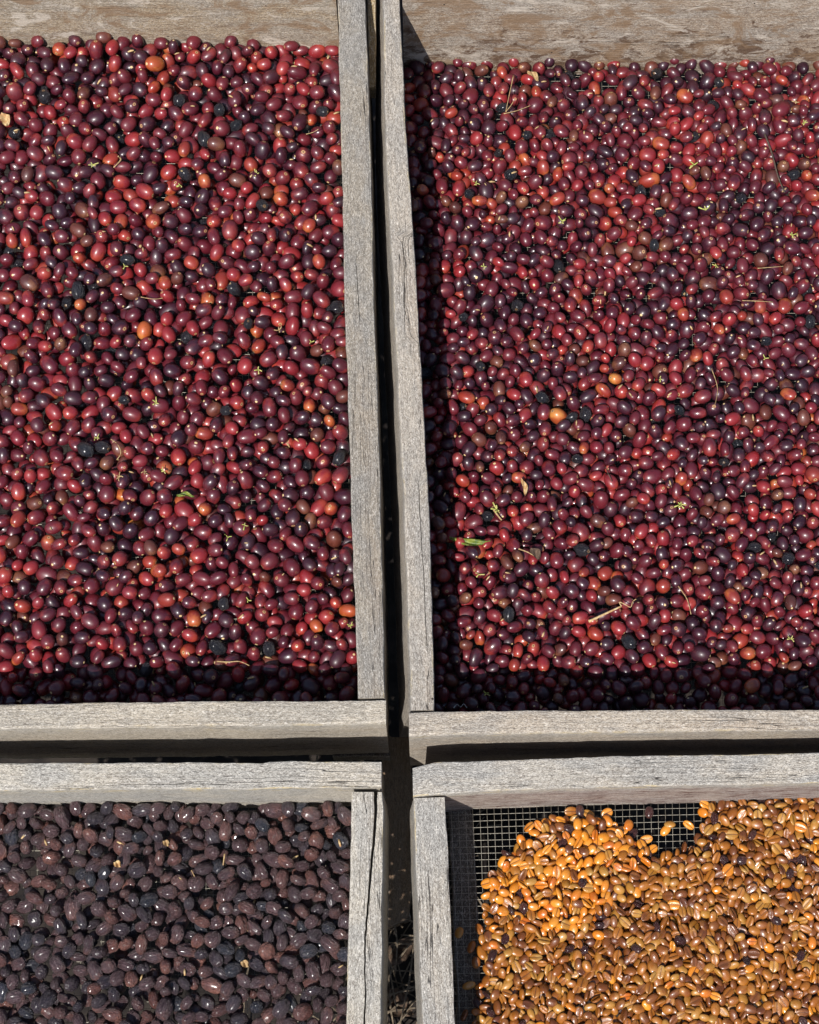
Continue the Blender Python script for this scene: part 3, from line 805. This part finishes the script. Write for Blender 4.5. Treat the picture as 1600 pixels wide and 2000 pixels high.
SP_UL = [(233, 180, 'redorange'), (280, 650, 'orange'), (268, 1027, 'orange'), (60, 975, 'redorange'), (362, 1097, 'redorange'), (683, 1198, 'orange'), (611, 1228, 'orange'), (585, 1140, 'redorange'),
         (145, 1157, 'redorange'), (98, 82, 'red'), (125, 93, 'redorange'), (540, 170, 'red'), (527, 348, 'redorange'), (187, 487, 'red'), (637, 1000, 'redorange'), (565, 768, 'redorange'), (640, 820, 'redorange'),
         (90, 768, 'redorange'), (45, 800, 'redorange'), (190, 378, 'redorange'), (335, 375, 'redorange'), (25, 463, 'redorange'), (600, 452, 'redorange'), (375, 1268, 'redorange'), (215, 1118, 'redorange'), (470, 1150, 'redorange'),
         (685, 1285, 'red'), (505, 1150, 'red'), (35, 130, 'red'), (210, 315, 'redorange'), (578, 985, 'red'), (240, 1022, 'redorange'), (580, 865, 'red'), (280, 1140, 'red'), (38, 1278, 'redorange'), (330, 1160, 'redorange'), (230, 885, 'brown'),
         (30, 258, 'black'), (93, 175, 'black'), (340, 195, 'black'), (425, 205, 'black'), (457, 253, 'black'), (387, 275, 'black'), (240, 273, 'black'), (180, 888, 'black'), (164, 865, 'black'), (230, 780, 'black'), (180, 862, 'dark'),
         (597, 912, 'black'), (664, 908, 'black'), (136, 596, 'black'), (170, 680, 'black'), (380, 660, 'black'), (490, 640, 'black'), (455, 552, 'black'), (650, 610, 'black')]
SP_UR = [(930, 257, 'red'), (888, 208, 'redorange'), (1205, 1278, 'red'), (1078, 1162, 'red'), (1105, 1133, 'red'), (1048, 1182, 'red'), (1570, 1062, 'redorange'), (1025, 1290, 'maroon'), (1330, 625, 'redorange'), (880, 852, 'redorange'),
         (892, 682, 'redorange'), (1322, 710, 'red'), (1012, 940, 'redorange'), (1040, 930, 'dark'), (1100, 905, 'red'), (940, 783, 'redorange'), (1240, 1137, 'redorange'), (1160, 1130, 'redorange'), (1130, 860, 'brown'), (1095, 335, 'redorange'),
         (1262, 350, 'redorange'), (960, 303, 'redorange'), (1180, 400, 'redorange'), (1528, 148, 'redorange'), (1120, 262, 'brown'), (985, 285, 'redorange'), (912, 345, 'redorange'), (1385, 280, 'redorange'), (1155, 380, 'redorange'), (1530, 770, 'redorange'),
         (1488, 600, 'redorange'), (1440, 1210, 'red'), (1300, 1200, 'red'), (1385, 1250, 'red'), (1470, 385, 'redorange'), (1255, 700, 'red'), (1590, 805, 'red'), (1520, 940, 'redorange'), (1005, 1055, 'red'), (1155, 905, 'redorange'), (1300, 860, 'redorange'),
         (1288, 142, 'black'), (1124, 143, 'black'), (1403, 155, 'black'), (980, 302, 'black'), (984, 222, 'black'), (1000, 350, 'black'), (1262, 378, 'black'), (920, 380, 'black'), (1020, 600, 'black'), (1095, 515, 'black'), (1138, 1077, 'black'),
         (1003, 1195, 'black'), (1412, 908, 'black'), (1250, 1283, 'black'), (1330, 805, 'black'), (1420, 520, 'black'), (1555, 345, 'black'), (1130, 890, 'black'), (1585, 560, 'black'), (1440, 870, 'black'), (960, 1010, 'black'), (1480, 1060, 'black')]
SP_LR = [(1117, 1625, 'dark'), (1098, 1642, 'dark'), (1245, 1633, 'dark'), (1238, 1675, 'dark'), (1147, 1668, 'dark'), (1020, 1755, 'dark'), (1032, 1775, 'dark'), (1380, 1655, 'dark'), (1335, 1637, 'brown'), (1480, 1572, 'dark'), (1540, 1680, 'dark'),
         (1268, 1587, 'dark'), (1052, 1613, 'orange'), (963, 1711, 'brown'), (906, 1983, 'brown'), (897, 1822, 'straw'), (1000, 1768, 'straw'), (1175, 1590, 'orange')]

everywhere = lambda x, y: 0 < x < 1600 and 0 < y < 2000
ok_ul = lambda x, y: 0 < x < 655 + .03 * y and 60 < y < 1360
ok_ur = lambda x, y: 800 + .04 * y < x < 1600 and 100 < y < 1378
def top_counts(A, okf):
    idb, cnt = visible_pixels(A); x, y, d = project(A[:, :3])
    return [c for c, a, b in zip(cnt, x, y) if c > 20 and okf(a, b)]
_a, _b = top_counts(A_UL, ok_ul), top_counts(A_UR, ok_ur)
_th = sorted(_a + _b, reverse=True)[300]
N_UL = min(240, sum(c > _th for c in _a))
cherry_names = {'default': ('coffee_cherry', 'coffee cherry'), 'mesh': 'coffee_cherry'}
sh = {'default': cherry_shape, 'black': black_shape}
o = fill_tray('ul', A_UL, sh, CH, {'maroon': .53, 'dark': .27, 'red': .125, 'redorange': .035, 'orange': .001, 'brown': .045, 'black': .014}, SP_UL, cherry_names, lab_ul,
              'large fresh coffee cherries in the upper left tray', ok_ul, grow=.965, seed=31, quota=N_UL, stuff_name='coffee_cherry_heap')
tag(o, 'plump maroon and red cherries heaped under and among the biggest ones, upper left tray', 'coffee cherries', kind='stuff')
o = fill_tray('ur', A_UR, sh, CH, {'maroon': .47, 'dark': .29, 'red': .085, 'redorange': .028, 'orange': .001, 'brown': .075, 'black': .010}, SP_UR, cherry_names, lab_ur,
              'smaller fresh coffee cherries in the upper right tray', ok_ur, grow=.965, seed=32, quota=300 - N_UL, stuff_name='coffee_cherry_heap')
tag(o, 'small purple and red cherries spread between the larger ones, upper right tray', 'coffee cherries', kind='stuff')
o = fill_tray('ll', A_LL, {'default': dried_shape}, DR, {'brown': .56, 'dark': .23, 'rust': .15, 'black': .06}, [], {'default': ('dried_cherry', 'dried cherry'), 'mesh': 'dried_cherry'}, lab_ll,
              'wrinkled dried coffee cherries in the lower left tray', everywhere, grow=.98, seed=33, hi=(24, 15), stuff_name='dried_cherry_heap')
tag(o, 'wrinkled brown dried cherries filling in around the largest ones, lower left tray', 'dried cherries', kind='stuff')
# more of the beans are coloured bright orange in the upper left of their heap
ORANGE_ZONE = inpoly([(930, 1600), (1390, 1560), (1350, 1640), (1270, 1690), (1210, 1720), (1180, 1790), (1110, 1830), (1000, 1820), (940, 1760)])
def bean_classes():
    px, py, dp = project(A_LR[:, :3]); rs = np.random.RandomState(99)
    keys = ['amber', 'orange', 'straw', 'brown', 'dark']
    dry = [.46, .04, .16, .31, .03]; orange_mix = [.20, .56, .10, .11, .03]  # colour shares: browner mix outside the zone, mostly orange inside it
    return [keys[rs.choice(5, p=orange_mix if ORANGE_ZONE(px[i], py[i]) else dry)] for i in range(len(A_LR))]
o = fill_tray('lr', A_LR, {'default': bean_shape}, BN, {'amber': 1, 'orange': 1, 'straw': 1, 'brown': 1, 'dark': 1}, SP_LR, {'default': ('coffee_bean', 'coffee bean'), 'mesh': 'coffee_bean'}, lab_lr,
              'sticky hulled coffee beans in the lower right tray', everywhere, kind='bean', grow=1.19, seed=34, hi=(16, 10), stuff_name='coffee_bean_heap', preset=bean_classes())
tag(o, 'glossy golden brown beans packed around the largest ones, lower right tray', 'coffee beans', kind='stuff')

# ------------------------------------------------------------------ under the trays
def timber(name, stations, zt, h, mat, label, cat, **k):
    e = empty(name, tuple(U(*stations[0][0], zt - h)))
    b = board('timber_body', stations, zt, h, mat, e, **k)
    return tag(e, label, cat)
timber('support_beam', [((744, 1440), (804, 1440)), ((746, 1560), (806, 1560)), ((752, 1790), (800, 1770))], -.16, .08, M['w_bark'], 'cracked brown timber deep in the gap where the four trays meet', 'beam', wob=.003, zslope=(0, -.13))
timber('wooden_spacer', [((717, -60), (734, -60)), ((717, 10), (733, 10)), ((718, 60), (733, 60)), ((720, 130), (732, 130))], -.010, .02, M['w_lichen'], 'sliver of yellow lichened wood wedged between the two upper trays', 'wood sliver', zslope=(0, -.035), wob=.0004)

def straw_litter():
    parts = []; rs = np.random.RandomState(4)
    for i in range(150):
        c = U(rs.uniform(700, 870), rs.uniform(1480, 2150), -.335); c.x += rs.normal() * .05
        a = rs.rand() * 6.28; L = rs.uniform(.03, .12); d = Vector((math.cos(a), math.sin(a), rs.normal() * .12)) * L
        c.z += rs.rand() * .04
        bend = Vector((rs.normal(), rs.normal(), 0)) * L * .1
        parts.append(tube([c - d / 2, c + bend, c + d / 2], [.0009, .0012, .0007], 4))
    V, Fc = join(parts)
    tag(mesh_obj('straw_litter', V, Fc, M['straw']), 'dry straw and grass stalks littering the dark ground in the gap', 'straw', kind='stuff')
straw_litter()
def dead_leaf(px, py, L, wd, az, label):
    c = U(px, py, -.322); V = []; Fc = []; n = 8
    for i in range(n + 1):
        t = i / n; ww = wd * math.sin(math.pi * min(1, .06 + t * .9))
        for j in (-1, -.5, 0, .5, 1): V.append(Vector(((t - .5) * L, j * ww, abs(j) * ww * .5 + .004 * math.sin(t * 7 + j * 2))))
    for i in range(n):
        for j in range(4): q = i * 5 + j; Fc.append((q, q + 1, q + 6, q + 5))
    N = len(V); V2 = [v - Vector((0, 0, .0004)) for v in V]; F2 = [tuple(reversed([k + N for k in f])) for f in Fc]
    rim = list(range(5)) + [i * 5 + 4 for i in range(1, n + 1)] + [n * 5 + j for j in (3, 2, 1, 0)] + [i * 5 for i in range(n - 1, 0, -1)]
    sd = [(rim[k], rim[(k + 1) % len(rim)], rim[(k + 1) % len(rim)] + N, rim[k] + N) for k in range(len(rim))]
    o = mesh_obj('dead_leaf', [tuple(v) for v in V + V2], Fc + F2 + sd, M['deadleaf'], smooth=True); o.location = c; o.rotation_euler = (.2, .15, az)
    tag(o, label, 'dead leaf')
dead_leaf(768, 1760, .05, .012, 1.9, 'curled dead leaf highest in the dark gap between the lower trays')
dead_leaf(776, 1860, .045, .010, .7, 'curled dead leaf midway down the dark gap between the lower trays')
dead_leaf(772, 1960, .04, .012, 2.5, 'curled dead leaf at the bottom of the dark gap between the lower trays')

# ------------------------------------------------------------------ bits of stalk, stems and leaves on the fruit
def arr_at(px, py):
    return (A_UL if px < 760 else A_UR) if py < 1450 else (A_LL if px < 760 else A_LR)
def debris(name, parts, mat, loc, label, cat, group=None):
    V, Fc = join(parts)
    o = mesh_obj(name, np.array(V), Fc, mat, smooth=True); o.location = loc
    LAST.append(o)
    return tag(o, label, cat, group)
LAST = []
def _last(): return LAST[-1]
def sprig_parts(rs, size):
    parts = []; n = rs.randint(3, 6)
    for k in range(n):
        a = 6.28 * k / n + rs.normal() * .4; L = size * rs.uniform(.5, 1.0)
        d = Vector((math.cos(a), math.sin(a), rs.uniform(0, .7)))
        e = d * L + Vector((0, 0, 0)); m = d * L * .5 + Vector((rs.normal(), rs.normal(), rs.rand())) * L * .12
        parts.append(tube([Vector((0, 0, 0)), m, e], [size * .13, size * .10, size * rs.uniform(.07, .16)], 5))
    if rs.rand() < .6:
        a = rs.rand() * 6.28
        parts.append(tube([Vector((0, 0, 0)), Vector((math.cos(a), math.sin(a), .2)) * size * 1.3], [size * .1, size * .14], 5))
    return parts
rs = np.random.RandomState(12)
SPR = [(190, 855, 'pale green branched stalk scrap next to the paired black cherries'), (282, 922, 'star-shaped green stalk scrap at the middle of the upper left tray'), (318, 918, 'spidery green stalk scrap right of the star-shaped one'),
       (233, 932, 'knobbly green stalk scrap on maroon cherries, upper left tray'), (352, 362, 'small green stalk scrap near an orange-red cherry, upper left tray'), (181, 322, 'green stalk scrap left of a curled stem, upper left tray'),
       (608, 668, 'yellow-green branched stalk scrap near the grey side board'), (505, 722, 'green stalk scrap above a red cherry, upper left tray'), (545, 645, 'tiny green stalk scrap on dark cherries, upper left tray'), (243, 520, 'yellowish stalk scrap on maroon cherries, upper left tray'),
       (305, 787, 'pale yellow stalk scrap below dark cherries, upper left tray'), (445, 1050, 'small yellow-green stalk scrap in the nearer half, upper left tray'), (478, 1026, 'pale stalk scrap between two red cherries, upper left tray'), (485, 1172, 'brownish green stalk cluster, nearer part of upper left tray'),
       (685, 1222, 'yellow crumpled stalk under the orange cherry by the side board'), (500, 340, 'tiny green stalk scrap high in the upper left tray'),
       (930, 358, 'green-yellow crumb of stalk left of centre, upper right tray'), (1356, 322, 'pale green stalk scrap right of centre, high in upper right tray'), (1098, 432, 'thin green stalk scrap below a pale spot, upper right tray'), (1556, 200, 'pale forked stalk near the far right plank'),
       (1572, 240, 'green stalk scrap at the far right, upper right tray'), (935, 1122, 'green and cream crumb of blossom in the nearer part of upper right tray'), (970, 995, 'small green stalk scrap in front of dark cherries, upper right tray'), (1400, 520, 'cream stalk crumb on dark cherries, right side of upper right tray'),
       (1545, 1248, 'pale green stalk scrap near the near board, far right'), (950, 1355, 'grey-green crumb in the shade of the near board'), (1378, 410, 'cream stalk scrap right of centre, upper right tray'), (1548, 460, 'cream crumb beside a black cherry at right, upper right tray'),
       (1290, 740, 'tiny green stalk scrap at the middle right, upper right tray'), (945, 520, 'greenish stalk scrap near the side shadow, upper right tray'), (1495, 700, 'greenish crumb at right, midway down the upper right tray'), (1330, 985, 'small green stalk scrap in the nearer half, upper right tray')]
for x, y, lb in SPR:
    p = surface_point(arr_at(x, y), x, y)
    debris('stalk_scrap', sprig_parts(rs, rs.uniform(.0035, .0055)), M['green'] if rs.rand() < .75 else M['tan'], p, lb, 'stalk scrap', 'scraps of flower stalk on the cherries')
# small pale crumbs: alike, too many to tell apart
def crumb_group(A, okf, n, sd, zone, where, group):
    made = []
    rs = np.random.RandomState(sd); px, py, dp = project(A[:, :3]); idb, cnt = visible_pixels(A)
    vis = [i for i in np.where(cnt > 30)[0] if okf(px[i], py[i])]
    for i in rs.choice(vis, n, replace=False):
        a = rs.rand() * 6.28; q = Vector(A[i, :3]) + Vector((math.cos(a) * .45, math.sin(a) * .45, .88)) * A[i, 3] * 1.02
        L = rs.uniform(.0014, .0032); b = rs.rand() * 6.28
        d = Vector((math.cos(b), math.sin(b), rs.normal() * .3)) * L
        debris('stem_crumb', [tube([-d, d * .1 + Vector((0, 0, L * .2)), d], [L * .25, L * .34, L * .22], 5)], M['tan'] if rs.rand() < .5 else M['skin'], q, 'tiny tan crumb %s, %s, %s' % (*zone(px[i], py[i]), where), 'stem crumb', group)
        made.append((_last(), px[i]))
    rank_shared(made)
crumb_group(A_UL, ok_ul, 60, 41, lambda a, b: upper_zone(a, b, True), 'upper left', 'tan stem crumbs, upper left tray')
crumb_group(A_UR, ok_ur, 90, 42, lambda a, b: upper_zone(a, b, False), 'upper right', 'tan stem crumbs, upper right tray')
crumb_group(A_LL, everywhere, 16, 43, lambda a, b: low_zone(a, b, True), 'dried cherries', 'tan stem crumbs, lower left tray')

def stem(pix, r, mat, label, name='loose_stem', lift=.003, tip=.6):
    pts = []
    A = arr_at(*pix[0]); zs = [surface_point(A, x, y).z for x, y in pix]; zc = max(zs)
    P = [U(x, y, z * .4 + zc * .6 + lift) for (x, y), z in zip(pix, zs)]
    # smooth the path
    Q = []
    for i in range(len(P) - 1):
        p0 = P[max(0, i - 1)]; p1 = P[i]; p2 = P[i + 1]; p3 = P[min(len(P) - 1, i + 2)]
        for t in (0, .25, .5, .75):
            Q.append(.5 * ((2 * p1) + (-p0 + p2) * t + (2 * p0 - 5 * p1 + 4 * p2 - p3) * t * t + (-p0 + 3 * p1 - 3 * p2 + p3) * t ** 3))
    Q.append(P[-1]); c = Q[0].copy()
    n = len(Q)
    return debris(name, [tube([q - c for q in Q], [r * (1 - (1 - tip) * i / (n - 1)) * (1.25 if i in (0, n - 1) else 1) for i in range(n)], 6)], mat, c, label, 'stem')
stem([(217, 858), (230, 868), (236, 885), (228, 898)], .0005, M['tan'], 'thin curved tan stem hooked over a purple cherry, upper left tray')
stem([(424, 1292), (445, 1293), (468, 1292), (487, 1300)], .0006, M['tan'], 'long pale stem lying near the near board, upper left tray')
stem([(231, 305), (236, 312), (222, 327)], .0009, M['tan'], 'short curled tan stem right of a green scrap, upper left tray')
stem([(598, 262), (612, 258), (622, 252)], .0004, M['tan'], 'thin crooked twig high beside the grey side board')
stem([(275, 580), (300, 584), (318, 582)], .0004, M['tan'], 'thin tan stem lying level in the left half, upper left tray')
stem([(1150, 1214), (1180, 1200), (1214, 1184)], .0013, M['skin'], 'thick straight cream stalk, the largest stalk in the upper right tray', lift=.005)
stem([(1214, 1184), (1210, 1176), (1220, 1180), (1232, 1186), (1236, 1175), (1243, 1170)], .0005, M['skin'], 'curly wisp at the end of the thick cream stalk', lift=.006)
stem([(1494, 262), (1508, 300), (1520, 345), (1533, 376)], .0010, M['brown_twig'], 'dark brown twig slanting near the right edge, upper right tray', lift=.004)
stem([(1003, 148), (996, 180), (988, 218)], .0005, M['tan'], 'thin tan stem running down to a black cherry, upper right tray', lift=.005)
stem([(984, 222), (1010, 216), (1036, 206)], .0005, M['tan'], 'thin pale stem reaching right from a black cherry, upper right tray', lift=.005)
stem([(988, 218), (998, 206), (1006, 192)], .0005, M['tan'], 'short pale stem fanning up from a black cherry, upper right tray', lift=.006)
stem([(1480, 524), (1505, 522), (1530, 520)], .0004, M['tan'], 'thin level stem in the right part of the upper right tray')
stem([(1450, 587), (1482, 588), (1510, 590)], .0004, M['tan'], 'thin level stem lower in the right part of the upper right tray')
stem([(1325, 1145), (1342, 1170), (1350, 1200)], .0005, M['tan'], 'thin bowed stem right of the thick cream stalk')
stem([(1390, 720), (1402, 760), (1394, 800)], .0004, M['tan'], 'thin tan stem in the middle right of the upper right tray')
stem([(1183, 912), (1188, 925), (1196, 940)], .0005, M['brown_twig'], 'short dark stem in the middle of the upper right tray')
stem([(965, 996), (972, 1006), (980, 1016)], .0011, M['tan'], 'stubby tan stem on a red cherry left of centre, upper right tray')
stem([(1013, 1072), (1030, 1078), (1044, 1086)], .0007, M['tan'], 'crooked tan stem beside a dry brown husk, upper right tray')
stem([(439, 1668), (436, 1690)], .0008, M['tan'], 'short rusty stem standing by a blue-black dried cherry', lift=.002)
stem([(374, 1700), (380, 1712)], .0005, M['tan'], 'thin tan stem at a dark dried cherry, lower left tray', lift=.002)
stem([(886, 1383), (893, 1376), (900, 1381), (906, 1375), (912, 1383)], .0006, M['white'], 'white zigzag fibre at the near left corner of the upper right tray', name='frayed_fibre', lift=.006)

def leaf(pix0, pix1, width, mat, label, bend=.2, lift=.003):
    A = arr_at(*pix0); z = max(surface_point(A, *pix0).z, surface_point(A, *pix1).z) + lift
    a = U(*pix0, z); b = U(*pix1, z); d = b - a; L = d.length; d /= L; s = Vector((-d.y, d.x, 0))
    V = []; Fc = []; n = 10; m = 4
    for i in range(n + 1):
        t = i / n; wd = width * math.sin(math.pi * min(1, t * .92 + .06)) ** .8
        for j in range(-m, m + 1):
            u = j / m
            V.append(d * (t * L) + s * (wd * u + bend * L * math.sin(math.pi * t) * .5) + Vector((0, 0, abs(u) * wd * .45 + .0015 * math.sin(t * 9 + u * 3))))
    W = 2 * m + 1
    for i in range(n):
        for j in range(W - 1):
            q = i * W + j; Fc.append((q, q + 1, q + W + 1, q + W))
    # give it thickness
    N = len(V); V2 = [v - Vector((0, 0, .0002)) for v in V]; F2 = [tuple(reversed([k + N for k in f])) for f in Fc]
    rim = list(range(0, W)) + [i * W + W - 1 for i in range(1, n + 1)] + list(range(n * W + W - 2, n * W - 1, -1)) + [i * W for i in range(n - 1, 0, -1)]
    side = [(rim[k], rim[(k + 1) % len(rim)], rim[(k + 1) % len(rim)] + N, rim[k] + N) for k in range(len(rim))]
    o = mesh_obj('leaf_scrap', [tuple(v) for v in V + V2], Fc + F2 + side, mat, smooth=True); o.location = a
    return tag(o, label, 'leaf scrap')
leaf((878, 1050), (958, 1056), .0032, M['leaf'], 'long green leaf strip lying in the side shadow, upper right tray', bend=-.2, lift=-.0015)
leaf((345, 968), (380, 970), .0022, M['leaf'], 'small yellow-green leaf curled on cherries, upper left tray', bend=.2)
leaf((2, 222), (14, 246), .005, M['skin'], 'pale dry leaf piece at the left edge high in the upper left tray')
leaf((1018, 935), (1026, 968), .0022, M['skin'], 'yellowed leaf fragment beside a large purple cherry, upper right tray')
leaf((1036, 1072), (1054, 1092), .004, M['deadleaf'], 'brown curled dry husk left of centre, upper right tray')
leaf((1030, 140), (1052, 158), .003, M['tan'], 'brown dry leaf strip near the far plank, upper right tray')
leaf((222, 1686), (236, 1692), .003, M['skin'], 'pale yellow flake among the dried cherries')
leaf((318, 1644), (330, 1652), .0026, M['tan'], 'small ochre flake on a dried cherry, lower left tray')
leaf((470, 1880), (486, 1888), .0030, M['tan'], 'ochre husk flake in the middle of the lower left tray')
print('objects', len(bpy.data.objects), 'triangles', sum(sum(len(p.vertices) - 2 for p in m.polygons) * 1 for m in bpy.data.meshes))
